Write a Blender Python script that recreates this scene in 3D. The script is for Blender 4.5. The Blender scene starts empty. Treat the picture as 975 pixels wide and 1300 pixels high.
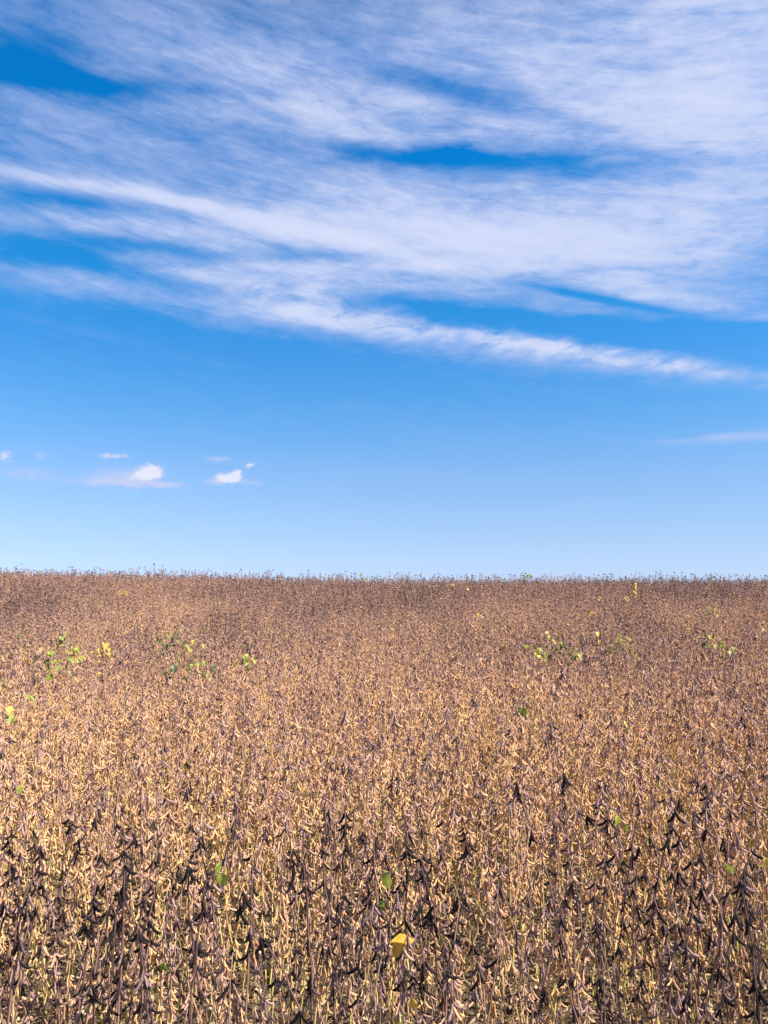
import bpy, math, random
from mathutils import Vector, Matrix, Euler, noise as mnoise

R = math.radians
rng = random.Random(20240917)
sc = bpy.context.scene
COL = sc.collection

# ------------------------------------------------------------------ constants
FPX = 1000.0            # focal length in photo pixels (photo 975 x 1300)
CXP, YH = 487.5, 745.0  # column / row of the level horizontal
EYE = 1.50
CREST = 26.0
EXPOSURE = 1.3
SUN_AZ, SUN_EL = 110.0, 50.0     # degrees to the right of the view, above horizon


def sstep(a, b, v):
    t = max(0.0, min(1.0, (v - a) / (b - a)))
    return t * t * (3 - 2 * t)


def ground_z(x, y):
    if y <= CREST:
        s = sstep(7.0, CREST + 1.0, y)
    else:
        s = 1.0 - 0.0016 * (y - CREST) ** 2 / (1 + 0.012 * (y - CREST))
    z = 0.86 * s
    z += 0.021 * max(0.0, -x) * sstep(6, CREST, y) * (1 if y < CREST + 4 else max(0, 1 - (y - CREST - 4) / 40))
    z += 0.03 * mnoise.noise(Vector((x * 0.22, y * 0.22, 3.1))) * sstep(3, 10, y)
    return z


def at(px, py, h):
    """point on the canopy surface (h above the soil) seen along that line of sight"""
    tx, tz = (px - CXP) / FPX, (YH - py) / FPX
    y = 1.6
    while y < CREST + 1:
        if EYE + tz * y <= ground_z(tx * y, y) + h:
            break
        y += 0.02
    return tx * y, y


# ------------------------------------------------------------------ node helper
class S:
    """a socket that understands arithmetic"""
    def __init__(self, nt, sock):
        self.nt, self.s = nt, sock

    def _m(self, op, *o, clamp=False):
        n = self.nt.nodes.new('ShaderNodeMath')
        n.operation = op
        n.use_clamp = clamp
        for i, a in enumerate((self,) + o):
            if isinstance(a, S):
                self.nt.links.new(a.s, n.inputs[i])
            else:
                n.inputs[i].default_value = a
        return S(self.nt, n.outputs[0])

    def __add__(self, o): return self._m('ADD', o)
    def __radd__(self, o): return self._m('ADD', o)
    def __sub__(self, o): return self._m('SUBTRACT', o)
    def __rsub__(self, o): return (self * -1.0) + o
    def __mul__(self, o): return self._m('MULTIPLY', o)
    def __rmul__(self, o): return self._m('MULTIPLY', o)
    def __truediv__(self, o): return self._m('DIVIDE', o)
    def __pow__(self, o): return self._m('POWER', o)
    def clamp(self): return self._m('ADD', 0.0, clamp=True)

    def smooth(self, a, b):
        n = self.nt.nodes.new('ShaderNodeMapRange')
        n.interpolation_type = 'SMOOTHSTEP'
        self.nt.links.new(self.s, n.inputs[0])
        n.inputs[1].default_value, n.inputs[2].default_value = a, b
        return S(self.nt, n.outputs[0])


def vec(nt, x, y, z=0.0):
    n = nt.nodes.new('ShaderNodeCombineXYZ')
    for i, a in enumerate((x, y, z)):
        if isinstance(a, S):
            nt.links.new(a.s, n.inputs[i])
        else:
            n.inputs[i].default_value = a
    return n.outputs[0]


def nz(nt, v, scale=1.0, detail=6.0, rough=0.55, dist=0.0, out=0):
    n = nt.nodes.new('ShaderNodeTexNoise')
    if v is not None:
        nt.links.new(v, n.inputs['Vector'])
    n.inputs['Scale'].default_value = scale
    n.inputs['Detail'].default_value = detail
    n.inputs['Roughness'].default_value = rough
    n.inputs['Distortion'].default_value = dist
    return S(nt, n.outputs[out])


def mixc(nt, f, a, b):
    n = nt.nodes.new('ShaderNodeMix')
    n.data_type = 'RGBA'
    if isinstance(f, S):
        nt.links.new(f.s, n.inputs[0])
    else:
        n.inputs[0].default_value = f
    for i, c in ((6, a), (7, b)):
        if isinstance(c, (tuple, list)):
            n.inputs[i].default_value = (*c, 1)
        else:
            nt.links.new(c, n.inputs[i])
    return n.outputs[2]


def ramp(nt, f, stops):
    n = nt.nodes.new('ShaderNodeValToRGB')
    e = n.color_ramp.elements
    while len(e) < len(stops):
        e.new(0.5)
    for k, (p, c) in enumerate(stops):
        e[k].position = p
        e[k].color = (*c, 1)
    nt.links.new(f.s, n.inputs[0])
    return n.outputs[0]


# ------------------------------------------------------------------ world: sky with cirrus
def build_world():
    w = bpy.data.worlds.new("World")
    sc.world = w
    w.use_nodes = True
    nt = w.node_tree
    nt.nodes.clear()
    out = nt.nodes.new('ShaderNodeOutputWorld')
    bg = nt.nodes.new('ShaderNodeBackground')
    nt.links.new(bg.outputs[0], out.inputs[0])
    sky = nt.nodes.new('ShaderNodeTexSky')
    sky.sky_type = 'NISHITA'
    sky.sun_disc = False
    sky.sun_elevation = R(SUN_EL)
    sky.sun_rotation = R(SUN_AZ)
    sky.air_density = 1.0
    sky.dust_density = 0.4
    sky.ozone_density = 2.0
    bg.inputs[1].default_value = 0.05
    tc = nt.nodes.new('ShaderNodeTexCoord')
    sx = nt.nodes.new('ShaderNodeSeparateXYZ')
    nt.links.new(tc.outputs['Generated'], sx.inputs[0])
    X, Y, Z = (S(nt, sx.outputs[i]) for i in range(3))
    U = X._m('ARCTAN2', Y) * 1000.0          # azimuth, mrad
    V = Z._m('ARCSINE') * 1000.0             # elevation, mrad

    # the deep, polarised blue of the day: the clear sky weighted by height above the horizon
    rp = ramp(nt, V / 800.0, [(e / 800.0, (r / 3, g / 3, b / 3)) for e, r, g, b in SKY_TINT])
    skyc = nt.nodes.new('ShaderNodeVectorMath')
    skyc.operation = 'MULTIPLY'
    nt.links.new(sky.outputs[0], skyc.inputs[0])
    nt.links.new(rp, skyc.inputs[1])
    sk3 = nt.nodes.new('ShaderNodeVectorMath')
    sk3.operation = 'SCALE'
    nt.links.new(skyc.outputs[0], sk3.inputs[0])
    sk3.inputs['Scale'].default_value = 3.0
    skyc = sk3.outputs[0]

    def uv(px, py):
        dx = (px - CXP) / FPX
        return 1000 * math.atan(dx), 1000 * math.atan(((YH - py) / FPX) / math.sqrt(1 + dx * dx))

    # gentle warp so no mask keeps a clean outline
    wv = vec(nt, U * 0.004, V * 0.010)
    wn = nz(nt, wv, 1.0, 5, 0.6)
    wn2 = nz(nt, vec(nt, U * 0.004 + 31.0, V * 0.010), 1.0, 5, 0.6)
    Uw = U + (wn - 0.5) * 150.0
    Vw = V + (wn2 - 0.5) * 46.0

    def blob(p0, p1, width, amp, warp=True, sharp=2.0, end=0.5):
        """a soft band from p0 to p1 (sky directions), gaussian across, flat along"""
        (u0, v0), (u1, v1) = uv(*p0), uv(*p1)
        cu, cv = (u0 + u1) / 2, (v0 + v1) / 2
        L = math.hypot(u1 - u0, v1 - v0) / 2
        c, s = (u1 - u0) / (2 * L), (v1 - v0) / (2 * L)
        a, b = (U + (wn - 0.5) * (150.0 * warp), V + (wn2 - 0.5) * (46.0 * warp)) if warp not in (True, False) else ((Uw, Vw) if warp else (U, V))
        du, dv = a - cu, b - cv
        al = (du * c + dv * s) / (L * (1 + end))
        ac = (dv * c - du * s) / width
        e = (al._m('ABSOLUTE') ** 3.0) + (ac._m('ABSOLUTE') ** sharp)
        return (e * -1.0)._m('EXPONENT') * amp

    # fibres, drawn out along the wind and falling slightly to the right
    ca, sa = math.cos(R(-9)), math.sin(R(-9))
    Ur, Vr = U * ca + V * sa, V * ca - U * sa
    f1 = nz(nt, vec(nt, Ur * 0.0030, Vr * 0.0150, 1.7), 1.0, 11, 0.66, 0.45)
    f2 = nz(nt, vec(nt, Ur * 0.0095, Vr * 0.058, 4.2), 1.0, 9, 0.68, 0.5)
    f3 = nz(nt, vec(nt, U * 0.030 + V * 0.012, V * 0.085, 7.7), 1.0, 5, 0.6, 0.4)
    fib = (f1 - 0.5) * 1.25 + (f2 - 0.5) * 1.05 + (f3 - 0.5) * 0.62

    veil = V.smooth(315.0, 440.0) * 0.36          # thin high sheet over the upper sky
    right = U.smooth(-250.0, 460.0) * V.smooth(345.0, 430.0) * 0.22
    pos = [
        blob((350, 262), (830, 275), 48, 0.62),
        blob((640, 300), (990, 350), 36, 0.42),
        blob((820, 360), (1010, 398), 14, 0.45, False),
        blob((600, 60), (1000, 60), 80, 0.16),
        blob((900, 10), (1010, 20), 60, 0.25),
        blob((820, 130), (1000, 130), 60, 0.14),
        blob((250, 70), (470, 110), 40, 0.30),
        blob((30, 110), (220, 125), 38, 0.16),
        blob((320, 130), (420, 150), 22, 0.20),
        blob((-20, 262), (260, 285), 16, 0.34),
        blob((380, 332), (780, 384), 20, 0.42),
        blob((380, 100), (900, 140), 30, 0.14),
        blob((30, 338), (350, 388), 20, 0.50),
        blob((330, 375), (560, 415), 18, 0.35),
    ]
    neg = [
        blob((-40, 42), (230, 82), 14, -0.46),
        blob((-60, 5), (60, 20), 26, -0.35),
        blob((430, 170), (690, 182), 12, -0.54),
        blob((530, 172), (620, 176), 11, -0.28),
        blob((690, 183), (880, 190), 13, -0.35),
        blob((500, 60), (680, 95), 15, -0.38),
        blob((-30, 236), (110, 250), 11, -0.36),
        blob((-40, 300), (120, 318), 18, -0.25),
        blob((120, 294), (430, 312), 9, -0.42),
        blob((90, 75), (250, 150), 18, -0.15),
        blob((705, 356), (850, 384), 5, -0.55, False),
        blob((600, 396), (1010, 424), 15, -1.0),
        blob((560, 378), (700, 392), 14, -0.25),
    ]
    d = veil + right
    for b in pos + neg:
        d = d + b
    d = d + fib * ((d * 0.9 + 0.42).clamp())
    # old contrail spreading into the sheet
    trail = blob((-40, 186), (240, 238), 9, 0.62, False) + blob((180, 226), (420, 284), 11, 0.62, False) + blob((400, 276), (600, 332), 12, 0.40, False)
    d = d._m('MAXIMUM', -0.30)
    d = d + trail * (f1 * 0.8 + 0.55)
    # the lower, puffier band
    f4 = nz(nt, vec(nt, U * 0.016 - V * 0.024, V * 0.036 + U * 0.004, 2.2), 1.0, 8, 0.62, 0.5)
    band = blob((160, 318), (330, 350), 9, 0.42, 0.4) + blob((290, 348), (480, 402), 19, 0.50, 0.4) + blob((430, 388), (700, 438), 27, 0.62, 0.4) \
        + blob((640, 424), (870, 462), 18, 0.66, 0.4) + blob((800, 450), (1160, 496), 11, 0.58, 0.4) + blob((320, 316), (560, 326), 9, 0.34, 0.4) \
        + blob((378, 360), (404, 352), 9, 0.45, False)
    band = band * ((f4 - 0.5) * 2.6 + 0.74).clamp()
    hi = blob((900, 554), (1060, 544), 8, 0.80) * (f2 * 1.0 + 0.35)
    hi = hi + blob((820, 556), (900, 553), 3, 0.18)
    d = d + band + hi
    dens = (d._m('SMOOTH_MAX', 0.0, 0.22) - 0.037)._m('MAXIMUM', 0.0)
    alpha = 1.0 - (dens * dens * -1.10 - dens * 0.68)._m('EXPONENT')

    # small fair-weather cumulus low on the left
    g1 = nz(nt, vec(nt, U * 0.060, V * 0.085, 9.0), 1.0, 7, 0.60, 0.3)
    g2 = nz(nt, vec(nt, U * 0.060 + 17.0, V * 0.085, 5.0), 1.0, 6, 0.60)

    def puff(px, py, rx, ry, amp):
        u, v = uv(px, py)
        a = (U + (g2 - 0.5) * 26.0 - u) / rx
        b = (V + (g1 - 0.5) * 16.0 - v) / ry
        e = (a * a + b * b)
        return (e * -1.0)._m('EXPONENT') * amp
    c1 = puff(189, 597, 13, 8, 1.15) + puff(172, 604, 14, 6, 0.7) + puff(298, 602, 9, 7, 1.0) + puff(281, 607, 14, 6, 0.95) \
        + puff(316, 590, 6, 4, 0.75) + puff(133, 577, 14, 4, 0.62) + puff(152, 578, 8, 3, 0.4) + puff(1, 578, 7, 7, 0.7)
    c2 = puff(140, 602, 36, 11, 0.46) + puff(150, 613, 50, 5, 0.66) + puff(205, 615, 30, 5, 0.50) + puff(277, 581, 20, 4, 0.48) \
        + puff(30, 600, 38, 9, 0.42) + puff(46, 577, 12, 5, 0.42) + puff(318, 612, 20, 5, 0.42) + puff(270, 612, 16, 4, 0.4)
    a2 = ((c1 + c2) * (g1 * 0.9 + 0.62)).smooth(0.04, 0.95) * 0.90

    lit = mixc(nt, alpha.smooth(0.40, 0.95), (5.2, 6.15, 9.3), (6.9, 7.5, 9.75))
    col = mixc(nt, alpha, skyc, lit)
    cum = mixc(nt, c1.smooth(0.2, 0.9), (6.0, 6.5, 9.2), (8.4, 8.5, 9.9))
    col = mixc(nt, a2, col, cum)
    ex = nt.nodes.new('ShaderNodeVectorMath')
    ex.operation = 'SCALE'
    nt.links.new(col, ex.inputs[0])
    ex.inputs['Scale'].default_value = 2.0 / 2 ** EXPOSURE
    nt.links.new(ex.outputs[0], bg.inputs[0])


SKY_TINT = [(0, 0.98, 1.36, 2.6), (9, 0.982, 1.352, 2.506), (23, 0.918, 1.222, 2.19), (40, 0.899, 1.142, 1.904), (60, 0.9, 1.114, 1.725),
            (85, 0.911, 1.124, 1.625), (114, 0.899, 1.147, 1.594), (144, 0.882, 1.183, 1.612), (193, 0.69, 1.223, 1.675),
            (240, 0.516, 1.233, 1.755), (287, 0.373, 1.212, 1.832), (332, 0.234, 1.24, 1.892), (385, 0.13, 1.248, 1.943),
            (435, 0.071, 1.233, 1.975), (483, 0.038, 1.204, 1.992), (518, 0.024, 1.172, 1.993), (621, 0.026, 1.2, 2.05),
            (720, 0.40, 1.0, 1.4), (800, 0.65, 0.9, 1.1)]
build_world()

# ------------------------------------------------------------------ materials
def new_mat(name):
    m = bpy.data.materials.new(name)
    m.use_nodes = True
    nt = m.node_tree
    p = nt.nodes['Principled BSDF']
    return m, nt, p, nt.nodes['Material Output']


def attr(nt, name, kind):
    n = nt.nodes.new('ShaderNodeAttribute')
    n.attribute_type = kind
    n.attribute_name = name
    return S(nt, n.outputs['Fac'])


def add_translucent(nt, p, out, colsock, w):
    t = nt.nodes.new('ShaderNodeBsdfTranslucent')
    nt.links.new(colsock, t.inputs[0])
    mx = nt.nodes.new('ShaderNodeMixShader')
    mx.inputs[0].default_value = w
    nt.links.new(p.outputs[0], mx.inputs[1])
    nt.links.new(t.outputs[0], mx.inputs[2])
    nt.links.new(mx.outputs[0], out.inputs[0])


def make_pod_mat():
    m, nt, p, out = new_mat("pod_skin")
    tone = attr(nt, 'tone', 'INSTANCER') + attr(nt, 'pt', 'GEOMETRY')
    oi = nt.nodes.new('ShaderNodeObjectInfo')
    tc = nt.nodes.new('ShaderNodeTexCoord')
    n1 = nz(nt, tc.outputs['Object'], 90, 4, 0.6)
    n2 = nz(nt, tc.outputs['Object'], 420, 2, 0.6)
    t = tone + (S(nt, oi.outputs['Random']) - 0.5) * 0.10 + (n1 - 0.5) * 0.38 + (n2 - 0.5) * 0.22
    c = ramp(nt, t, [(0.0, (0.020, 0.012, 0.012)), (0.12, (0.060, 0.034, 0.032)), (0.24, (0.28, 0.175, 0.168)),
                     (0.40, (0.51, 0.325, 0.285)), (0.62, (0.76, 0.465, 0.250)), (1.0, (0.86, 0.580, 0.26))])
    nt.links.new(c, p.inputs['Base Color'])
    p.inputs['Roughness'].default_value = 0.62
    p.inputs['Sheen Weight'].default_value = 0.18
    p.inputs['Sheen Roughness'].default_value = 0.4
    p.inputs['Sheen Tint'].default_value = (0.95, 0.78, 0.78, 1)
    p.inputs['Specular IOR Level'].default_value = 0.22
    bp = nt.nodes.new('ShaderNodeBump')
    bp.inputs['Strength'].default_value = 0.35
    bp.inputs['Distance'].default_value = 0.0006
    nt.links.new(n2.s, bp.inputs['Height'])
    nt.links.new(bp.outputs[0], p.inputs['Normal'])
    add_translucent(nt, p, out, c, 0.34)
    return m


def make_stem_mat():
    m, nt, p, out = new_mat("dry_stem")
    tone = attr(nt, 'tone', 'INSTANCER')
    h = attr(nt, 'hh', 'GEOMETRY')
    tc = nt.nodes.new('ShaderNodeTexCoord')
    n1 = nz(nt, tc.outputs['Object'], 38, 4, 0.6)
    oi = nt.nodes.new('ShaderNodeObjectInfo')
    t = h + (n1 - 0.5) * 0.5 + (S(nt, oi.outputs['Random']) - 0.5) * 0.5 - tone * 0.5
    c = ramp(nt, t, [(0.0, (0.56, 0.49, 0.14)), (0.25, (0.50, 0.38, 0.15)), (0.5, (0.36, 0.22, 0.14)),
                     (0.75, (0.235, 0.130, 0.098)), (1.0, (0.135, 0.072, 0.062))])
    nt.links.new(c, p.inputs['Base Color'])
    p.inputs['Roughness'].default_value = 0.6
    p.inputs['Specular IOR Level'].default_value = 0.2
    return m


def make_leaf_mat(name, c0, c1, vein, tr=0.38):
    m, nt, p, out = new_mat(name)
    tc = nt.nodes.new('ShaderNodeTexCoord')
    n1 = nz(nt, tc.outputs['Object'], 34, 5, 0.6)
    v = attr(nt, 'vein', 'GEOMETRY')
    c = mixc(nt, n1.smooth(0.32, 0.68), c0, c1)
    c = mixc(nt, (v * 0.8).clamp(), c, vein)
    n3 = nz(nt, tc.outputs['Object'], 120, 3, 0.6)
    c = mixc(nt, n3.smooth(0.66, 0.76) * 0.6, c, (0.16, 0.085, 0.03))
    nt.links.new(c, p.inputs['Base Color'])
    p.inputs['Roughness'].default_value = 0.5
    bp = nt.nodes.new('ShaderNodeBump')
    bp.inputs['Strength'].default_value = 0.4
    bp.inputs['Distance'].default_value = 0.002
    nt.links.new(n1.s, bp.inputs['Height'])
    nt.links.new(bp.outputs[0], p.inputs['Normal'])
    add_translucent(nt, p, out, c, tr)
    return m


POD = make_pod_mat()
STEM = make_stem_mat()
LEAF = {
    'green': make_leaf_mat("green_leaf", (0.13, 0.20, 0.012), (0.23, 0.29, 0.025), (0.34, 0.38, 0.08)),
    'lime': make_leaf_mat("lime_leaf", (0.25, 0.29, 0.025), (0.38, 0.38, 0.05), (0.44, 0.44, 0.13)),
    'dark': make_leaf_mat("dark_green_leaf", (0.018, 0.036, 0.009), (0.035, 0.065, 0.012), (0.07, 0.10, 0.03), 0.10),
    'yellow': make_leaf_mat("yellow_leaf", (0.56, 0.38, 0.045), (0.70, 0.50, 0.085), (0.66, 0.50, 0.18), 0.42),
    'orange': make_leaf_mat("orange_leaf", (0.62, 0.30, 0.018), (0.72, 0.40, 0.04), (0.60, 0.36, 0.10), 0.42),
    'golden': make_leaf_mat("golden_leaf", (0.60, 0.31, 0.018), (0.66, 0.38, 0.03), (0.70, 0.48, 0.12), 0.40),
    'ochre': make_leaf_mat("ochre_leaf", (0.36, 0.25, 0.055), (0.46, 0.33, 0.10), (0.44, 0.33, 0.14), 0.3),
    'dry': make_leaf_mat("withered_leaf", (0.20, 0.13, 0.08), (0.34, 0.25, 0.17), (0.36, 0.27, 0.18), 0.2),
}


def make_litter_mat():
    m, nt, p, out = new_mat("straw")
    oi = nt.nodes.new('ShaderNodeObjectInfo')
    r = attr(nt, 'tone', 'INSTANCER')
    c = ramp(nt, r, [(0.0, (0.05, 0.032, 0.022)), (0.3, (0.15, 0.095, 0.055)), (0.65, (0.34, 0.235, 0.13)), (1.0, (0.54, 0.42, 0.25))])
    nt.links.new(c, p.inputs['Base Color'])
    p.inputs['Roughness'].default_value = 0.75
    add_translucent(nt, p, out, c, 0.15)
    return m


LITTER = make_litter_mat()


def make_soil():
    m, nt, p, out = new_mat("soil")
    tc = nt.nodes.new('ShaderNodeTexCoord')
    n1 = nz(nt, tc.outputs['Object'], 3.0, 8, 0.65)
    n2 = nz(nt, tc.outputs['Object'], 45.0, 6, 0.7)
    c = ramp(nt, n1 * 0.5 + n2 * 0.5, [(0.3, (0.045, 0.030, 0.020)), (0.55, (0.12, 0.082, 0.052)), (0.75, (0.24, 0.17, 0.10))])
    nt.links.new(c, p.inputs['Base Color'])
    p.inputs['Roughness'].default_value = 0.95
    bp = nt.nodes.new('ShaderNodeBump')
    bp.inputs['Strength'].default_value = 0.8
    bp.inputs['Distance'].default_value = 0.03
    nt.links.new(n2.s, bp.inputs['Height'])
    nt.links.new(bp.outputs[0], p.inputs['Normal'])
    return m


# ------------------------------------------------------------------ mesh helpers
def mesh_from(name, verts, faces, mat, attrs=None, smooth=True):
    me = bpy.data.meshes.new(name)
    me.from_pydata(verts, [], faces)
    me.materials.append(mat)
    if smooth:
        me.polygons.foreach_set('use_smooth', [True] * len(me.polygons))
    for k, vals in (attrs or {}).items():
        a = me.attributes.new(k, 'FLOAT', 'POINT')
        a.data.foreach_set('value', vals)
    me.update()
    return me


def tube(pts, radii, sides, flat=1.0, side_hint=None):
    V_, F_ = [], []
    n = len(pts)
    for i, p in enumerate(pts):
        t = (pts[min(i + 1, n - 1)] - pts[max(i - 1, 0)]).normalized()
        ref = side_hint if side_hint is not None else (Vector((1, 0, 0)) if abs(t.x) < 0.8 else Vector((0, 1, 0)))
        u = t.cross(ref).normalized()
        w = u.cross(t).normalized()
        for k in range(sides):
            a = 2 * math.pi * k / sides
            V_.append(p + u * (math.cos(a) * radii[i]) + w * (math.sin(a) * radii[i] * flat))
    for i in range(n - 1):
        for k in range(sides):
            a, b = i * sides + k, i * sides + (k + 1) % sides
            F_.append((a, b, b + sides, a + sides))
    F_.append(tuple(range(sides - 1, -1, -1)))
    F_.append(tuple(range((n - 1) * sides, n * sides)))
    return V_, F_


def pod_geo(length, a0, a1, rings, sides, seeds, wide):
    """bean pod in the XZ plane: leaves the node at angle a0 below horizontal, its tip curving to a1"""
    pts, rad = [], []
    p = Vector((0, 0, 0))
    ped = 0.006
    d = Vector((math.cos(R(a0)), 0, math.sin(R(a0))))
    pts.append(p.copy()); rad.append(0.0011)
    p = p + d * ped
    pts.append(p.copy()); rad.append(0.0014)
    for i in range(1, rings + 1):
        s = i / rings
        ang = a0 + (a1 - a0) * (s ** 1.2)
        d = Vector((math.cos(R(ang)), 0, math.sin(R(ang))))
        p = p + d * (length / rings)
        body = min(1.0, (s / 0.16)) ** 0.6 * (1.0 if s < 0.80 else max(0.10, 1 - ((s - 0.80) / 0.20) ** 1.5))
        bulge = 0.90 + 0.13 * math.cos(2 * math.pi * (s * (seeds + 0.4) - 0.62)) if rings > 6 else 1.0
        pts.append(p.copy()); rad.append(wide * body * bulge)
    # wide in the plane of the curve, flatter across it
    return tube(pts, rad, sides, 0.62, Vector((0, 1, 0)))


POD_SPECS = [(0.042, -76, -12, 3, 0.0043), (0.042, -84, -34, 3, 0.0041), (0.037, -80, 4, 2, 0.0043),
             (0.045, -70, -24, 3, 0.0044), (0.041, -90, -56, 3, 0.0042), (0.035, -66, 2, 2, 0.0041),
             (0.043, -92, -64, 3, 0.0044), (0.040, -82, -18, 3, 0.0042)]
POD_MESH = []
for L_, a0, a1, sd, wd in POD_SPECS:
    v, f = pod_geo(L_, a0, a1, 11, 8, sd, wd)
    POD_MESH.append(mesh_from('pod', v, f, POD, {'pt': [0.0] * len(v)}))
POD_MID = [pod_geo(L_, a0, a1, 6, 5, sd, wd) for L_, a0, a1, sd, wd in POD_SPECS]
POD_FAR = [pod_geo(L_, a0, a1, 4, 4, sd, wd * 1.05) for L_, a0, a1, sd, wd in POD_SPECS]


def leaf_geo(L_, W, fold, droop, curl, seed):
    r = random.Random(seed)
    nu, nv = 9, 7
    V_, F_, vein = [], [], []
    for i in range(nu):
        s = i / (nu - 1)
        w = W * 0.5 * 2.3 * (s ** 0.5) * ((1 - s) ** 0.75)
        w = max(w, 0.0008)
        for j in range(nv):
            q = (j / (nv - 1)) * 2 - 1
            x = L_ * s
            y = q * w
            z = abs(q) * w * fold - droop * L_ * s * s + curl * w * math.sin(s * 7 + q * 2.2 + r.random() * 0.5)
            V_.append(Vector((x, y, z)))
            sv = abs(((s * 6 - abs(q) * 1.4) % 1.0) - 0.5)
            vein.append(1.0 if j == nv // 2 else (0.35 if sv < 0.12 else 0.0))
    for i in range(nu - 1):
        for j in range(nv - 1):
            a = i * nv + j
            F_.append((a, a + nv, a + nv + 1, a + 1))
    return V_, F_, vein


LEAF_GEO = [leaf_geo(0.078, 0.058, 0.25, 0.30, 0.10, 1), leaf_geo(0.066, 0.048, 0.55, 0.55, 0.16, 2),
            leaf_geo(0.085, 0.062, 0.10, 0.15, 0.22, 3), leaf_geo(0.060, 0.042, 0.9, 0.7, 0.3, 4)]
LEAF_MESH = {}


def leaf_mesh(kind, k):
    if (kind, k) not in LEAF_MESH:
        v, f, ve = LEAF_GEO[k]
        LEAF_MESH[(kind, k)] = mesh_from('leaf', v, f, LEAF[kind], {'vein': ve})
    return LEAF_MESH[(kind, k)]


# ------------------------------------------------------------------ soybean plant recipe
def plant_recipe(r, H, npods_scale=1.0, nbranch=2):
    """stem line, branch lines and pods: (position, azimuth, tilt, pod kind, scale, tone)"""
    lean = Vector((r.gauss(0, 0.07), r.gauss(0, 0.07), 0))
    bend = Vector((r.gauss(0, 0.10), r.gauss(0, 0.10), 0))
    node_gap = 0.056
    nn = int((H - 0.10) / node_gap)
    stem = [Vector((0, 0, -0.02)), Vector((0, 0, 0.05))]
    az = r.uniform(0, 6.28)
    nodes = []
    for i in range(nn):
        z = 0.10 + i * node_gap * r.uniform(0.94, 1.06)
        t = z / H
        zig = 0.0035 * (1 if i % 2 else -1)
        p = lean * z + bend * (z * t * t) + Vector((math.cos(az) * zig + r.gauss(0, 0.0015), math.sin(az) * zig + r.gauss(0, 0.0015), z))
        stem.append(p)
        nodes.append((p, t))
    stem.append(stem[-1] + Vector((lean.x * 0.03 + r.gauss(0, .006), lean.y * 0.03 + r.gauss(0, .006), r.uniform(0.015, 0.04))))
    pods, branches = [], []

    def cluster(p, t, n, az0):
        for k in range(n):
            a = az0 + k * (3.14 if n < 3 else 2.2) + r.gauss(0, 0.35)
            tone = 1.0 - 0.76 * t + r.gauss(0, 0.15)
            pods.append((p, a, r.gauss(0, 0.13), r.randrange(len(POD_SPECS)), r.uniform(0.70, 1.0), tone))
    for i, (p, t) in enumerate(nodes):
        if t < 0.16:
            continue
        n = r.choice((2, 2, 3, 3)) if t > 0.3 else r.choice((1, 2))
        if r.random() < 0.12:
            n -= 1
        cluster(p, t, max(0, int(round(n * npods_scale))), az + (i % 2) * math.pi + r.gauss(0, 0.5))
    cluster(stem[-1], 1.0, r.choice((1, 2, 3)), r.uniform(0, 6.28))
    for b in range(nbranch):
        i0 = r.randrange(1, max(2, nn // 3))
        p0, t0 = nodes[i0]
        a = az + b * 2.6 + r.gauss(0, 0.4)
        Lb = H * r.uniform(0.34, 0.60)
        k = 6
        line = []
        for q in range(k + 1):
            s = q / k
            out = 0.075 * math.sin(min(1.0, s * 1.3) * math.pi / 2) + 0.03 * s
            line.append(p0 + Vector((math.cos(a) * out, math.sin(a) * out, Lb * s)) + Vector((r.gauss(0, .003), r.gauss(0, .003), 0)) + lean * (Lb * s))
        branches.append(line)
        for q in range(2, k + 1):
            if r.random() < 0.8:
                cluster(line[q], line[q].z / H, r.choice((1, 2, 2)), a + q * 2.4)
    return stem, branches, pods


def stem_geo(line, r0, r1, sides):
    n = len(line)
    rad = [r0 + (r1 - r0) * (i / (n - 1)) for i in range(n)]
    if sides > 4:
        rad = [x * (1.18 if (i % 1 == 0 and 1 < i < n - 1) else 1.0) for i, x in enumerate(rad)]
    return tube(line, rad, sides)


def pod_matrix(p, a, tilt, s):
    return Matrix.Translation(p) @ Matrix.Rotation(a, 4, 'Z') @ Matrix.Rotation(tilt, 4, 'Y') @ Matrix.Rotation(tilt * 1.3, 4, 'X') @ Matrix.Scale(s, 4)


def joined_plant(r, H, lod):
    """the same plant as one mesh, for the mass of the field"""
    stem, branches, pods = plant_recipe(r, H, 1.8, r.choice((1, 2, 2, 3)))
    V_, F_, hh, pt, mi = [], [], [], [], []

    def add(v, f, hs, ps, m):
        b = len(V_)
        V_.extend(v); F_.extend(tuple(i + b for i in ff) for ff in f)
        hh.extend(hs); pt.extend(ps); mi.extend([m] * len(f))
    sides = 5 if lod == 0 else 3
    v, f = stem_geo(stem, 0.0031, 0.0013, sides)
    add(v, f, [x.z / H for x in v], [0] * len(v), 1)
    for line in branches:
        v, f = stem_geo(line, 0.0021, 0.0011, sides)
        add(v, f, [x.z / H for x in v], [0] * len(v), 1)
    G = POD_MID if lod == 0 else POD_FAR
    for (p, a, tl, k, s, tone) in pods:
        M = pod_matrix(p, a, tl, s)
        v, f = G[k]
        add([M @ x for x in v], f, [0] * len(v), [tone] * len(v), 0)
    me = mesh_from('field_plant', V_, F_, POD, {'hh': hh, 'pt': pt})
    me.materials.append(STEM)
    me.polygons.foreach_set('material_index', mi)
    return me


def link(name, data, parent=None):
    o = bpy.data.objects.new(name, data)
    COL.objects.link(o)
    if parent:
        o.parent = parent
    return o


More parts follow.
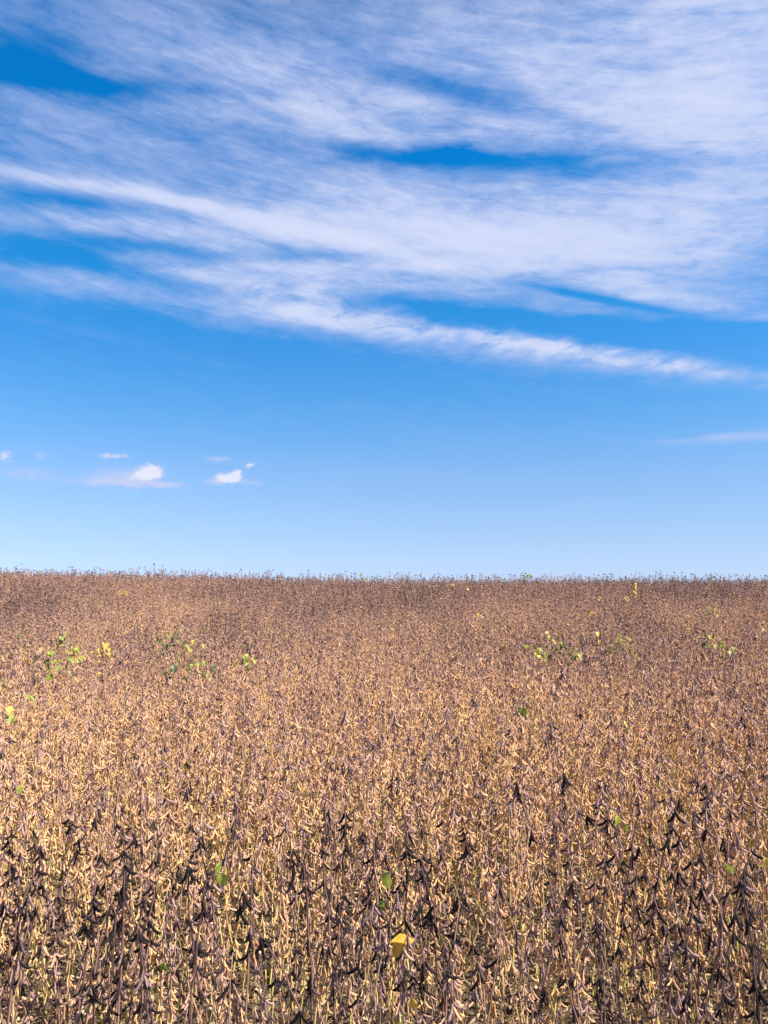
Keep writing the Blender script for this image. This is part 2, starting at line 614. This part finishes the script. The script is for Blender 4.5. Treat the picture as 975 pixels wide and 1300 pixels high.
# ------------------------------------------------------------------ ground
def build_ground():
    xs, ys = [], []
    x = -260.0
    while x <= 260:
        xs.append(x); x += 0.35 if abs(x) < 6 else (1.2 if abs(x) < 24 else 12)
    y = -60.0
    while y <= 400:
        ys.append(y); y += 0.35 if 0 < y < 8 else (1.0 if -3 < y < 45 else 9)
    V_ = []
    for yy in ys:
        for xx in xs:
            b = 0.014 * mnoise.noise(Vector((xx * 2.1, yy * 2.1, 0)))
            V_.append((xx, yy, ground_z(xx, yy) + b))
    n = len(xs)
    F_ = [(j * n + i, j * n + i + 1, (j + 1) * n + i + 1, (j + 1) * n + i) for j in range(len(ys) - 1) for i in range(n - 1)]
    o = link('ground', mesh_from('ground', V_, F_, make_soil()))
    o['kind'] = 'structure'
    o['label'] = 'brown soil of the field under the soybean plants'


build_ground()

# ------------------------------------------------------------------ where plants stand
GAP = 0.13
spots = []
yy = 1.92
row = 0
while yy < 31.5:
    half = 0.4875 * yy + 3.0
    g = GAP if yy > 2.7 else GAP * 0.84
    n = int(2 * half / g)
    for i in range(n):
        x = -half + (i + (row % 2) * 0.5) * g + rng.uniform(-0.05, 0.05)
        y = yy + rng.uniform(-0.07, 0.07)
        spots.append((x, y))
    yy += g
    row += 1

inview = sorted([s for s in spots if abs(s[0]) < 0.4875 * s[1] + 0.10], key=lambda s: s[1])
near = inview[:262]
near_set = set(near)
mass = [s for s in spots if s not in near_set]

# ------------------------------------------------------------------ the mass of the field: one object
def instancer(name, pts, meshes, label, cat):
    """one object: points carrying rotation, scale, kind and tone; each point grows one of the meshes"""
    src = bpy.data.collections.new(name + '_kinds')
    for i, me in enumerate(meshes):
        o = bpy.data.objects.new('%s_kind_%02d' % (name, i), me)
        src.objects.link(o)
    me = bpy.data.meshes.new(name)
    me.from_pydata([p[0] for p in pts], [], [])
    for an, ty, k in (('rot', 'FLOAT_VECTOR', 1), ('scl', 'FLOAT', 2), ('idx', 'INT', 3), ('tone', 'FLOAT', 4)):
        a = me.attributes.new(an, ty, 'POINT')
        if ty == 'FLOAT_VECTOR':
            a.data.foreach_set('vector', [c for p in pts for c in p[k]])
        else:
            a.data.foreach_set('value', [p[k] for p in pts])
    ob = link(name, me)
    ng = bpy.data.node_groups.new(name + '_growth', 'GeometryNodeTree')
    ng.interface.new_socket('Geometry', in_out='INPUT', socket_type='NodeSocketGeometry')
    ng.interface.new_socket('Geometry', in_out='OUTPUT', socket_type='NodeSocketGeometry')
    gi, go = ng.nodes.new('NodeGroupInput'), ng.nodes.new('NodeGroupOutput')
    ci = ng.nodes.new('GeometryNodeCollectionInfo')
    ci.inputs['Collection'].default_value = src
    ci.inputs['Separate Children'].default_value = True
    ci.inputs['Reset Children'].default_value = True
    ip = ng.nodes.new('GeometryNodeInstanceOnPoints')
    ip.inputs['Pick Instance'].default_value = True

    def na(n, t):
        a = ng.nodes.new('GeometryNodeInputNamedAttribute')
        a.data_type = t
        a.inputs[0].default_value = n
        return a.outputs[0]
    e2r = ng.nodes.new('FunctionNodeEulerToRotation')
    L = ng.links.new
    L(na('rot', 'FLOAT_VECTOR'), e2r.inputs[0])
    L(gi.outputs[0], ip.inputs['Points'])
    L(ci.outputs[0], ip.inputs['Instance'])
    L(na('idx', 'INT'), ip.inputs['Instance Index'])
    L(e2r.outputs[0], ip.inputs['Rotation'])
    L(na('scl', 'FLOAT'), ip.inputs['Scale'])
    L(ip.outputs[0], go.inputs[0])
    md = ob.modifiers.new('growth', 'NODES')
    md.node_group = ng
    ob['kind'] = 'stuff'
    ob['label'] = label
    ob['category'] = cat
    return ob


def patch_tone(x, y):
    """ripeness drifts across the field in patches"""
    return 0.30 * (1 - 0.6 * sstep(13, 20, y)) * mnoise.noise(Vector((x * 0.35, y * 0.20, 0.5))) + 0.10 * mnoise.noise(Vector((x * 1.3, y * 0.6, 7.5))) - 0.07 * sstep(9.5, 16, y)


vr = random.Random(11)
NMID, NFAR = 10, 8
kinds = [joined_plant(vr, vr.uniform(0.74, 0.92), 0) for _ in range(NMID)] + [joined_plant(vr, vr.uniform(0.74, 0.92), 1) for _ in range(NFAR)]
pts = []
for (x, y) in mass:
    idx = rng.randrange(NMID) if y < 10 else NMID + rng.randrange(NFAR)
    pts.append(((x, y, ground_z(x, y)), (rng.gauss(0, .05) + (rng.gauss(0, .2) if rng.random() < .07 else 0), rng.gauss(0, .05) + (rng.gauss(0, .2) if rng.random() < .07 else 0), rng.uniform(0, 6.28)),
                rng.uniform(0.84, 1.07) * (rng.uniform(1.08, 1.30) if rng.random() < (0.20 if y > 20 else 0.04) else 1.0), idx, patch_tone(x, y) + rng.gauss(0.035, 0.11)))
instancer('soybean_field', pts, kinds, 'mass of ripe brown soybean plants stretching back to the skyline', 'crop')

# litter on the soil between the stems
lr = random.Random(5)
lm = []
for k in range(5):
    L_ = (0.05, 0.09, 0.13, 0.07, 0.10)[k]
    line = [Vector((L_ * (i / 4 - 0.5), lr.gauss(0, .004), lr.gauss(0, .005))) for i in range(5)]
    v, f = tube(line, [0.0013] * 5, 4)
    lm.append(mesh_from('straw', v, f, LITTER))
for k in range(4):
    v, f, ve = leaf_geo(0.032, 0.018, lr.uniform(-1, 1), lr.uniform(-.6, .8), 0.5, 40 + k)
    lm.append(mesh_from('leaf_shard', v, f, LITTER))
v, f = pod_geo(0.043, -10, 15, 6, 6, 3, 0.0055)
lm.append(mesh_from('fallen_pod', v, f, LITTER))
pts = []
for _ in range(42000):
    y = 1.5 + 6.0 * lr.random()
    x = lr.uniform(-1, 1) * (0.4875 * y + 0.8)
    pts.append(((x, y, ground_z(x, y) + 0.004 + 0.07 * lr.random() ** 2), (lr.gauss(0, .35), lr.gauss(0, .35), lr.uniform(0, 6.28)),
                lr.uniform(.7, 1.3), lr.randrange(len(lm)), lr.random()))
instancer('field_litter', pts, lm, 'pale straw, dead leaves and shed pods lying on the soil between the stems', 'plant litter')

# ------------------------------------------------------------------ individual plants
GROUP = 'ripe soybean plants in the near rows'


def set_tone(o, v):
    o['tone'] = float(v)


def build_plant(r, H, nb, name='soybean_plant', pods_scale=1.0):
    stem, branches, pods = plant_recipe(r, H, pods_scale, nb)
    root = link(name, None)
    root.empty_display_size = 0.1
    v, f = stem_geo(stem, 0.0031, 0.0013, 7)
    link('stem', mesh_from('stem', v, f, STEM, {'hh': [x.z / H for x in v]}), root)
    for line in branches:
        v, f = stem_geo(line, 0.0021, 0.0011, 6)
        link('branch', mesh_from('branch', v, f, STEM, {'hh': [x.z / H for x in v]}), root)
    for (p, a, tl, k, s, tone) in pods:
        o = link('pod', POD_MESH[k], root)
        o.matrix_local = pod_matrix(p, a, tl, s)
        set_tone(o, tone)
    return root


def copy_tree(root):
    c = root.copy()
    COL.objects.link(c)
    for ch in list(root.children):
        d = ch.copy()
        COL.objects.link(d)
        d.parent = c
    return c


def dress(root, x, y, rz, scale, tone, label, cat='plant', group=GROUP, lean=(0, 0)):
    root.location = (x, y, ground_z(x, y))
    root.rotation_euler = (lean[0], lean[1], rz)
    root.scale = (scale,) * 3
    root['label'] = label
    root['category'] = cat
    if group:
        root['group'] = group
    for ch in root.children:
        if ch.name.startswith('pod'):
            set_tone(ch, ch['tone'] + tone)
        else:
            set_tone(ch, tone)


pr = random.Random(77)
NPROTO = 14
protos = [build_plant(pr, pr.uniform(0.76, 0.92), pr.choice((0, 1, 1, 2, 2)), 'soybean_plant', 1.4) for _ in range(NPROTO)]
fresh = set(range(NPROTO))
# untouched masters: dress() changes tones, so remember the recipe tones
base_tone = {p.name: [(ch['tone'] if 'tone' in ch.keys() else None) for ch in p.children] for p in protos}
LAB_DARK = 'ripe soybean plant with almost black pods standing at the front edge of the field'
LAB_TAN = 'ripe soybean plant with tan pods standing at the front edge of the field'
LAB_BACK = 'ripe soybean plant with brown pods standing a few rows behind the front edge'
order = list(near)
copies = []
for i in range(NPROTO, len(order)):
    copies.append(copy_tree(protos[i % NPROTO]))
allp = protos + copies
dark_px = (12, 45, 100, 140, 165, 265, 330, 408, 440, 545, 735, 765, 850, 940)
for root, (x, y) in zip(allp, order):
    front = y < 2.5
    px = CXP + FPX * x / y
    dk = min(abs(px - q) for q in dark_px) < 17
    if front and (dk or pr.random() < 0.12):
        tone, lab, s = pr.uniform(-0.56, -0.34), LAB_DARK, pr.uniform(1.0, 1.12)
    elif front:
        tone, lab, s = pr.gauss(-0.06, 0.13), LAB_TAN, pr.uniform(0.70, 0.97)
    else:
        tone, lab, s = patch_tone(x, y) + pr.gauss(0.03, 0.11), LAB_BACK, pr.uniform(0.80, 1.06)
    dress(root, x, y, pr.uniform(0, 6.28), s, tone, lab, lean=(pr.gauss(0, .05), pr.gauss(0, .06) if pr.random() < .88 else pr.choice((-1, 1)) * pr.uniform(.15, .32)))


# plants that still carry leaves ------------------------------------------------
def add_leaf(root, base, tip_dir, up, kind, k, s, stalk_from=None):
    """a leaf with its stalk; base / directions in the plant's own frame"""
    xax = tip_dir.normalized()
    zax = (up - xax * up.dot(xax)).normalized()
    yax = zax.cross(xax)
    M = Matrix((xax, yax, zax)).transposed().to_4x4()
    o = link('leaf', leaf_mesh(kind, k), root)
    o.matrix_local = Matrix.Translation(base) @ M @ Matrix.Scale(s, 4)
    if stalk_from is not None:
        mid = (stalk_from + base) / 2 + Vector((0, 0, 0.012))
        v, f = tube([stalk_from, mid, base], [0.0016, 0.0012, 0.001], 5)
        link('leaf_stalk', mesh_from('leaf_stalk', v, f, STEM, {'hh': [0.1] * len(v)}), root)


def stem_point(root, h):
    st = next(c for c in root.children if c.name.startswith('stem'))
    return min((v.co for v in st.data.vertices), key=lambda c: abs(c.z - h)).copy()


sr = random.Random(314)


def leafy_near(px, py, y, leaves, label, tone=-0.05, H=None):
    """a near plant, its leaf at the given line of sight; leaves: (kind, mesh, size, dx, dz, tip direction)"""
    zl = EYE + (YH - py) / FPX * y
    x = (px - CXP) / FPX * y
    gz = ground_z(x, y)
    H = H or max(0.74, min(0.92, zl - gz + 0.18))
    root = build_plant(sr, H, 1, 'leafy_soybean_plant', 0.9)
    h = zl - gz
    sp = stem_point(root, h)
    side = 0.035 if sr.random() < 0.5 else -0.035
    dress(root, x - sp.x - side, y, 0, 1.0, tone, label, 'plant', 'soybean plants still carrying leaves')
    for lf in leaves:
        kind, k, s, dx, dz, tip = lf[:6]
        b = Vector((sp.x + side + dx, sp.y - 0.05, h + dz))
        t = Vector(tip)
        upv = Vector((sr.gauss(0, .75), -0.9, sr.uniform(-.2, .9)))
        if len(lf) > 6:
            upv = Vector(lf[6])
        add_leaf(root, b, t, upv, kind, k, s * 0.92, sp + Vector((0, 0, -0.03)))
    return root


leafy_near(508, 1166, 1.93, [('golden', 2, 0.74, 0.030, 0.0, (-1, -0.25, 0.14), (0.1, 0.02, 1.0)), ('golden', 1, 0.80, 0.014, -0.004, (-0.85, -0.12, -0.62), (-.3, -0.85, 0.4))],
           'soybean plant holding one big curled golden yellow leaf near the picture bottom', -0.15)
leafy_near(492, 1110, 2.02, [('lime', 0, 0.62, 0, 0.01, (-0.1, -.1, -1)), ('green', 1, 0.5, -0.01, -.06, (-0.2, -.1, -1))],
           'soybean plant with a lime green leaf above the big golden yellow leaf', -0.2)
leafy_near(293, 1083, 2.1, [('lime', 0, 0.50, 0.0, -.002, (0.25, -.1, -1)), ('green', 2, 0.34, -.005, 0.022, (-0.1, -.2, -1))],
           'soybean plant with a folded pair of pale green leaves, left of centre near the front')
leafy_near(222, 1190, 1.98, [('green', 0, 0.48, 0, 0, (0.1, -.1, -1)), ('green', 1, 0.45, 0.03, 0.04, (0.2, -.1, -1))],
           'dark soybean plant with two dull green leaves hanging low in the front left', -0.25)
leafy_near(4, 1165, 1.96, [('green', 2, 0.6, 0, 0.0, (-0.2, -.3, -1)), ('green', 0, 0.6, 0.005, -.06, (0.25, -.3, -1))],
           'soybean plant with two broad green leaves cut by the left edge of the picture', -0.3)
leafy_near(913, 1086, 2.15, [('lime', 2, 0.36, 0, 0, (0.3, -.2, -1))],
           'soybean plant with one small bright green leaf near the right edge, front rows')
leafy_near(556, 1160, 1.98, [('ochre', 0, 0.42, 0, 0, (0.05, -.1, -1))],
           'soybean plant with one small round ochre leaf, right of the golden yellow leaf', -0.2)
leafy_near(612, 1276, 1.98, [('green', 1, 0.5, 0, 0, (-0.8, -.2, -.3)), ('green', 0, 0.45, 0.004, 0, (0.4, -.2, -1))],
           'soybean plant with two green leaves at the very bottom of the picture')
leafy_near(510, 1250, 1.99, [('lime', 3, 0.7, 0, 0, (-0.5, -.2, -.7)), ('yellow', 3, 0.6, 0.02, 0.04, (0.4, -.2, -1)), ('dry', 1, .8, -.02, -.03, (-.2, -.2, -1))],
           'soybean plant with withered yellow green leaves just under the golden yellow leaf', -0.15)
leafy_near(745, 1010, 2.9, [('dark', 2, 0.42, 0, 0, (0.2, -.2, -1)), ('lime', 0, .5, .06, -.02, (0.1, -.2, -1)), ('green', 0, .4, .09, -.05, (-.1, -.2, -1))],
           'soybean plant with a dark leaf beside paler green ones, right of centre')
leafy_near(12, 978, 3.1, [('lime', 0, 0.85, 0, 0.01, (0.1, -.2, -1)), ('lime', 3, .8, .02, 0, (-.3, -.2, -1)), ('green', 1, .7, -.03, -.04, (.2, -.2, -1))],
           'soybean plant with a pale green leaf tuft near the left edge')
leafy_near(51, 982, 3.15, [('lime', 2, 0.42, 0, 0, (0.1, -.2, -1))],
           'soybean plant with one small lime leaf, just right of the pale green tuft at left')
leafy_near(662, 896, 4.3, [('green', 0, 0.75, 0, 0, (0.1, -.2, -1))],
           'soybean plant with a single bright green leaf in the middle rows right of centre')
leafy_near(787, 911, 4.1, [('yellow', 2, 0.5, 0, 0, (0.2, -.2, -1)), ('lime', 3, .5, .01, -.03, (-.2, -.2, -1))],
           'soybean plant with a small yellow leaf in the middle rows at right')
leafy_near(240, 1166, 2.2, [('lime', 3, .6, 0, 0, (0.2, -.2, -1))],
           'soybean plant with a narrow pale green leaf behind the two dull green leaves')
leafy_near(968, 1085, 2.4, [('yellow', 3, .6, 0, 0, (-0.1, -.2, -1))],
           'soybean plant with a folded yellowish leaf at the right edge of the picture')
leafy_near(822, 1282, 2.08, [('green', 3, .8, 0, 0, (-.3, -.2, -1)), ('green', 1, .7, .02, -.01, (0.6, -.2, -.8))],
           'soybean plant with drooping dull green leaves at the bottom right')


def leafy_far(px, py, leaves, label, h=0.84, spread=0.10, low=0.16, group='leafy soybean plants in the middle of the field', pods=0.5):
    """a plant further off that still has leaves: leaves is a string of colour initials"""
    x, y = at(px, py, h)
    root = build_plant(sr, h + 0.02, 1, 'leafy_soybean_plant', pods)
    dress(root, x, y, 0, 1.0, sr.gauss(0, .1), label, 'plant', group)
    names = {'g': 'green', 'l': 'lime', 'd': 'dark', 'y': 'yellow', 'o': 'orange', 'w': 'dry'}
    leaves = leaves * (3 if len(leaves) > 2 else 2) if len(leaves) > 1 else leaves
    for i, ch in enumerate(leaves):
        hh = h - low * i / max(1, len(leaves) - 1) + 0.02
        sp = stem_point(root, hh - 0.03)
        a = sr.uniform(math.pi * 1.0, math.pi * 2.0) if i % 4 else sr.uniform(0, 6.28)
        q = Vector((math.cos(a), math.sin(a), 0))
        b = Vector((sp.x, sp.y, hh)) + q * sr.uniform(.3, 1) * spread
        add_leaf(root, b, q + Vector((0, 0, sr.uniform(-1.4, 0.1))), q * sr.uniform(0, .8) + Vector((0, -.2, .8)), names[ch], sr.randrange(4), sr.uniform(.7, 1.0), sp)
    return root


FAR = [
    (14, 806, 'dgg', 'low leafy soybean plant with one blackish and two green leaves near the left edge'),
    (40, 806, 'gl', 'soybean plant with a pair of green leaves, second of the leafy ones from the left'),
    (50, 822, 'oy', 'soybean plant with one orange leaf among the leafy plants at left'),
    (74, 803, 'gdgl', 'soybean plant with mixed dark and mid green leaves behind the left green patch'),
    (68, 824, 'gwgl', 'leafy soybean plant with greyish green leaves at the front of the left green patch'),
    (92, 820, 'lllg', 'soybean plant with bright lime leaves at the right of the left green patch'),
    (82, 836, 'ggl', 'short soybean plant with pale leaves low in the left green patch'),
    (129, 817, 'yly', 'soybean plant with clear yellow green leaves between the two left green patches'),
    (148, 816, 'yo', 'soybean plant with golden leaves right of the yellow green one'),
    (135, 835, 'yy', 'soybean plant with two small yellow leaves in front of the yellow green one'),
    (6, 846, 'ly', 'soybean plant with lime leaves cut by the left edge in mid field'),
    (18, 874, 'yg', 'soybean plant with yellow green leaves near the left edge, nearer than the green patches'),
    (207, 812, 'ddg', 'soybean plant with dark green leaves at the left of the second green patch'),
    (217, 801, 'glyd', 'tallest leafy soybean plant of the second green patch, lime over blackish leaves'),
    (243, 812, 'lg', 'soybean plant with soft green leaves at the right of the second green patch'),
    (246, 838, 'dgllg', 'soybean plant with bright green leaves hanging in front of the second green patch'),
    (230, 838, 'gd', 'soybean plant with few dark leaves left of the bright green hanging leaves'),
    (258, 813, 'yl', 'soybean plant with one yellow leaf right of the second green patch'),
    (297, 828, 'lyg', 'soybean plant with a yellow green leaf between second patch and picture middle'),
    (318, 804, 'dg', 'soybean plant with one blackish green leaf standing alone left of centre'),
    (272, 801, 'g', 'soybean plant with one dull green leaf behind the second green patch'),
    (177, 812, 'g', 'soybean plant with one dull green leaf just left of the second green patch'),
    (678, 802, 'yl', 'soybean plant with yellow leaves at the back of the right green patch'),
    (683, 820, 'glgy', 'soybean plant with olive green leaves at the left of the right green patch'),
    (694, 816, 'gdw', 'soybean plant with grey green leaves in the middle of the right green patch'),
    (707, 822, 'lgl', 'soybean plant with one vivid green leaf in front of the right green patch'),
    (766, 807, 'ggl', 'soybean plant with dull green leaves right of the right green patch'),
    (776, 806, 'gg', 'soybean plant with mid green leaves, rightmost of the dull green pair'),
    (796, 799, 'd', 'soybean plant with one dark leaf right of the dull green pair'),
    (816, 830, 'lw', 'soybean plant with a pale lime leaf nearer than the dull green pair'),
    (748, 803, 'yw', 'soybean plant with pale yellow leaves left of the dull green pair'),
    (897, 772, 'glyl', 'soybean plant topped with bright yellow green leaves at far right'),
    (904, 806, 'lyl', 'soybean plant with yellow green leaves below the bright topped one at right'),
    (912, 816, 'lgl', 'soybean plant with soft lime leaves, lowest of the green ones at right'),
    (895, 806, 'dd', 'soybean plant with dark leaves left of the lime ones at right'),
    (961, 795, 'yw', 'soybean plant with thin yellowish leaves near the right edge'),
]
for px, py, lv, lab in FAR:
    leafy_far(px, py, lv, lab)
GOLD = [
    (150, 751, 'yyy', 'soybean plant with yellow leaves far back on the left slope'),
    (741, 775, 'ooo', 'soybean plant with glowing orange leaves far back right of centre'),
    (788, 758, 'yyw', 'soybean plant with pale yellow leaves just below the tall yellow one'),
    (761, 758, 'yw', 'soybean plant with small pale leaves left of the tall yellow one'),
    (572, 742, 'oo', 'soybean plant with amber leaves close to the skyline right of centre'),
    (594, 748, 'o', 'soybean plant with one amber leaf below and right of the skyline amber one'),
    (606, 780, 'ow', 'soybean plant with one small ochre leaf in the back part right of centre'),
]
for px, py, lv, lab in GOLD:
    leafy_far(px, py, lv, lab, 0.88, 0.07, 0.08, 'yellowing soybean plants far back')
# the tall yellow one under the skyline
leafy_far(801, 741, 'yyoyyoyy', 'tall soybean plant with a bright yellow column of leaves below the skyline at right', 0.98, 0.07, 0.36, 'yellowing soybean plants far back')


# ------------------------------------------------------------------ stalks that break the skyline
def tall_stalk(px, up, label, twigs=0, leaf=None, lean=0.0, d=CREST - 0.6, pods=7, name='tall_soybean_stalk'):
    pods = int(pods * 2.2)
    x = (px - CXP) / FPX * d
    gz = ground_z(x, d)
    H = 0.86 + up * d / FPX
    root = link(name, None)
    line = [Vector((lean * (i / 8) ** 2 * 0.4 + sr.gauss(0, .006), sr.gauss(0, .006), H * i / 8 - 0.02)) for i in range(9)]
    v, f = stem_geo(line, 0.007, 0.0045, 6)
    link('stem', mesh_from('stem', v, f, STEM, {'hh': [0.8] * len(v)}), root)
    tips = [line[k] for k in range(5, 9)]
    for k in range(twigs):
        b = line[6 + k % 2]
        a = sr.choice((-1, 1)) if k else 1
        p1 = b + Vector((a * sr.uniform(.06, .12), sr.gauss(0, .03), sr.uniform(.06, .12)))
        p2 = p1 + Vector((a * .05, 0, sr.uniform(.05, .10)))
        v, f = stem_geo([b, (b + p1) / 2 + Vector((0, 0, -.01)), p1, p2], 0.0036, 0.0026, 5)
        link('branch', mesh_from('branch', v, f, STEM, {'hh': [0.8] * len(v)}), root)
        tips += [p1, p2]
    for k in range(pods):
        p = tips[-1 - (k % len(tips)) * (1 if k % 3 else 0)] + Vector((0, 0, sr.uniform(-.06, .02)))
        o = link('pod', POD_MESH[sr.randrange(len(POD_MESH))], root)
        o.matrix_local = pod_matrix(p, sr.uniform(0, 6.28), sr.gauss(0, .2), sr.uniform(1.2, 1.7))
        set_tone(o, 0.2 + sr.gauss(0, .1))
    if leaf:
        for k in range(leaf[1]):
            p = sr.choice(tips)
            a = sr.uniform(0, 6.28)
            add_leaf(root, p, Vector((math.cos(a), math.sin(a), sr.uniform(-.5, .6))), Vector((0, -.6, .6)), leaf[0], sr.randrange(4), sr.uniform(.9, 1.3))
    root.location = (x, d, gz)
    root['label'] = label
    root['category'] = 'plant'
    root['group'] = 'tall stalks on the skyline'
    for ch in root.children:
        if not ch.name.startswith('pod'):
            set_tone(ch, 0.0)


tall_stalk(198, 17, 'tallest stalk on the left skyline, hung with pods to its tip', 0, None, -.1, pods=10)
tall_stalk(202, 15, 'slightly leaning stalk close right of the tallest one on the left skyline', 1, None, .3, pods=8)
tall_stalk(208, 10, 'short stalk right of the two tall close stalks on the left skyline', 0, pods=6)
tall_stalk(171, 11, 'forked stalk left of the two tall close stalks on the skyline', 2, None, 0, pods=6)
tall_stalk(141, 7, 'short bare stalk on the left skyline, left of the forked one', 0, pods=4)
tall_stalk(20, 8, 'stalk breaking the skyline near the left edge of the field', 0, None, .1, pods=5)
tall_stalk(336, 9, 'thin stalk on the skyline between left third and centre', 0, None, .1, pods=5)
tall_stalk(352, 8, 'single stalk right of the thin one between left third and centre', 0, pods=5)
tall_stalk(397, 9, 'leaning dark stalk on the skyline left of the green weed', 1, None, -.3, pods=7)
tall_stalk(427, 8, 'twiggy stalk just left of the bushy green weed on the skyline', 1, None, .2, pods=5)
tall_stalk(460, 7, 'spreading green weed on the skyline just left of centre', 5, ('green', 14), 0, pods=0, name='green_weed')
tall_stalk(622, 8, 'pair forming stalk on the skyline right of centre, left one', 0, None, -.1, pods=6)
tall_stalk(626, 9, 'pair forming stalk on the skyline right of centre, right one', 0, None, .1, pods=6)
tall_stalk(666, 10, 'pointed pale green weed standing on the skyline right of centre', 4, ('green', 16), 0, pods=0, name='green_weed')
tall_stalk(729, 8, 'curved stalk on the skyline between the pale green weed and tall yellow plant', 1, None, .3, pods=5)
tall_stalk(803, 12, 'thin bare stalk above the tall yellow plant on the skyline', 0, None, .2, pods=2)
tall_stalk(809, 10, 'short stalk with one dark leaf beside the thin bare stalk on the skyline', 1, ('dark', 2), .1, pods=3)
tall_stalk(841, 14, 'lone slender stalk rising highest on the right skyline', 0, None, -.2, pods=4)
tall_stalk(902, 9, 'upright stalk left of the forked dark one at the right skyline', 0, pods=6)
tall_stalk(912, 10, 'forked dark stalk with leaf tips on the right skyline', 3, ('dark', 3), .1, pods=6)


# ------------------------------------------------------------------ two far birds
def bird(px, py, d, span, label):
    dark, nt, p, out = new_mat("feathers")
    tc = nt.nodes.new('ShaderNodeTexCoord')
    nt.links.new(ramp(nt, nz(nt, tc.outputs['Object'], 30, 3), [(0.3, (0.02, 0.02, 0.022)), (0.7, (0.06, 0.055, 0.05))]), p.inputs['Base Color'])
    h = span / 2
    V_, F_ = tube([Vector((0, t * h * .5, 0.02 * h * math.cos(t * 2))) for t in (-1.2, -.8, -.3, .3, .7, .95, 1.15)],
                  [.03 * h, .09 * h, .15 * h, .16 * h, .10 * h, .09 * h, .015 * h], 8)
    for sgn in (-1, 1):
        b = len(V_)
        prof = [(0.10, .30, -.22, .05), (0.45, .34, -.12, .26), (0.8, .16, -.16, .22), (1.0, -.05, -.14, .12)]
        for (xx, y0, y1, z) in prof:
            for (yv, dz) in ((y0, 0), ((y0 + y1) / 2, .035), (y1, 0), ((y0 + y1) / 2, -.02)):
                V_.append(Vector((sgn * xx * h, yv * h, (z + dz) * h)))
        for i in range(3):
            for k in range(4):
                a, c = b + i * 4 + k, b + i * 4 + (k + 1) % 4
                F_.append((a, c, c + 4, a + 4))
        F_.append((b, b + 1, b + 2, b + 3)); F_.append((b + 12, b + 13, b + 14, b + 15))
    o = link('bird', mesh_from('bird', V_, F_, dark))
    o.location = ((px - CXP) / FPX * d, d, EYE + (YH - py) / FPX * d)
    o.rotation_euler = (0, 0, 0.7)
    o['label'] = label
    o['category'] = 'bird'
    o['group'] = 'tiny birds in the sky'


bird(179, 640, 90, 0.34, 'tiny dark bird in flight below the left small white cloud')
bird(372, 658, 110, 0.34, 'tiny dark bird in flight right of and below the second small white cloud')

# ------------------------------------------------------------------ sun, camera, output
sun = bpy.data.lights.new('sun', 'SUN')
sun.energy = 5.0
sun.angle = R(0.53)
sun.color = (1.0, 0.925, 0.82)
so = link('sun', sun)
sd = Vector((math.sin(R(SUN_AZ)) * math.cos(R(SUN_EL)), math.cos(R(SUN_AZ)) * math.cos(R(SUN_EL)), math.sin(R(SUN_EL))))
so.rotation_euler = sd.to_track_quat('Z', 'Y').to_euler()
so.location = (30, 20, 40)

cam = bpy.data.cameras.new('camera')
cam.sensor_fit = 'VERTICAL'
cam.sensor_height = 24.0
cam.lens = 24.0 * FPX / 1300.0
cam.clip_start = 0.05
cam.clip_end = 3000
co = link('camera', cam)
co.location = (0, 0, EYE)
co.rotation_euler = (R(90) + math.atan((YH - 650.0) / FPX), 0, 0)
sc.camera = co

sc.view_settings.view_transform = 'Standard'
sc.view_settings.look = 'None'
sc.view_settings.exposure = EXPOSURE
sc.view_settings.gamma = 1.0
sc.view_settings.use_curve_mapping = False
sc.cycles.max_bounces = 6
sc.cycles.diffuse_bounces = 4
sc.cycles.transmission_bounces = 3
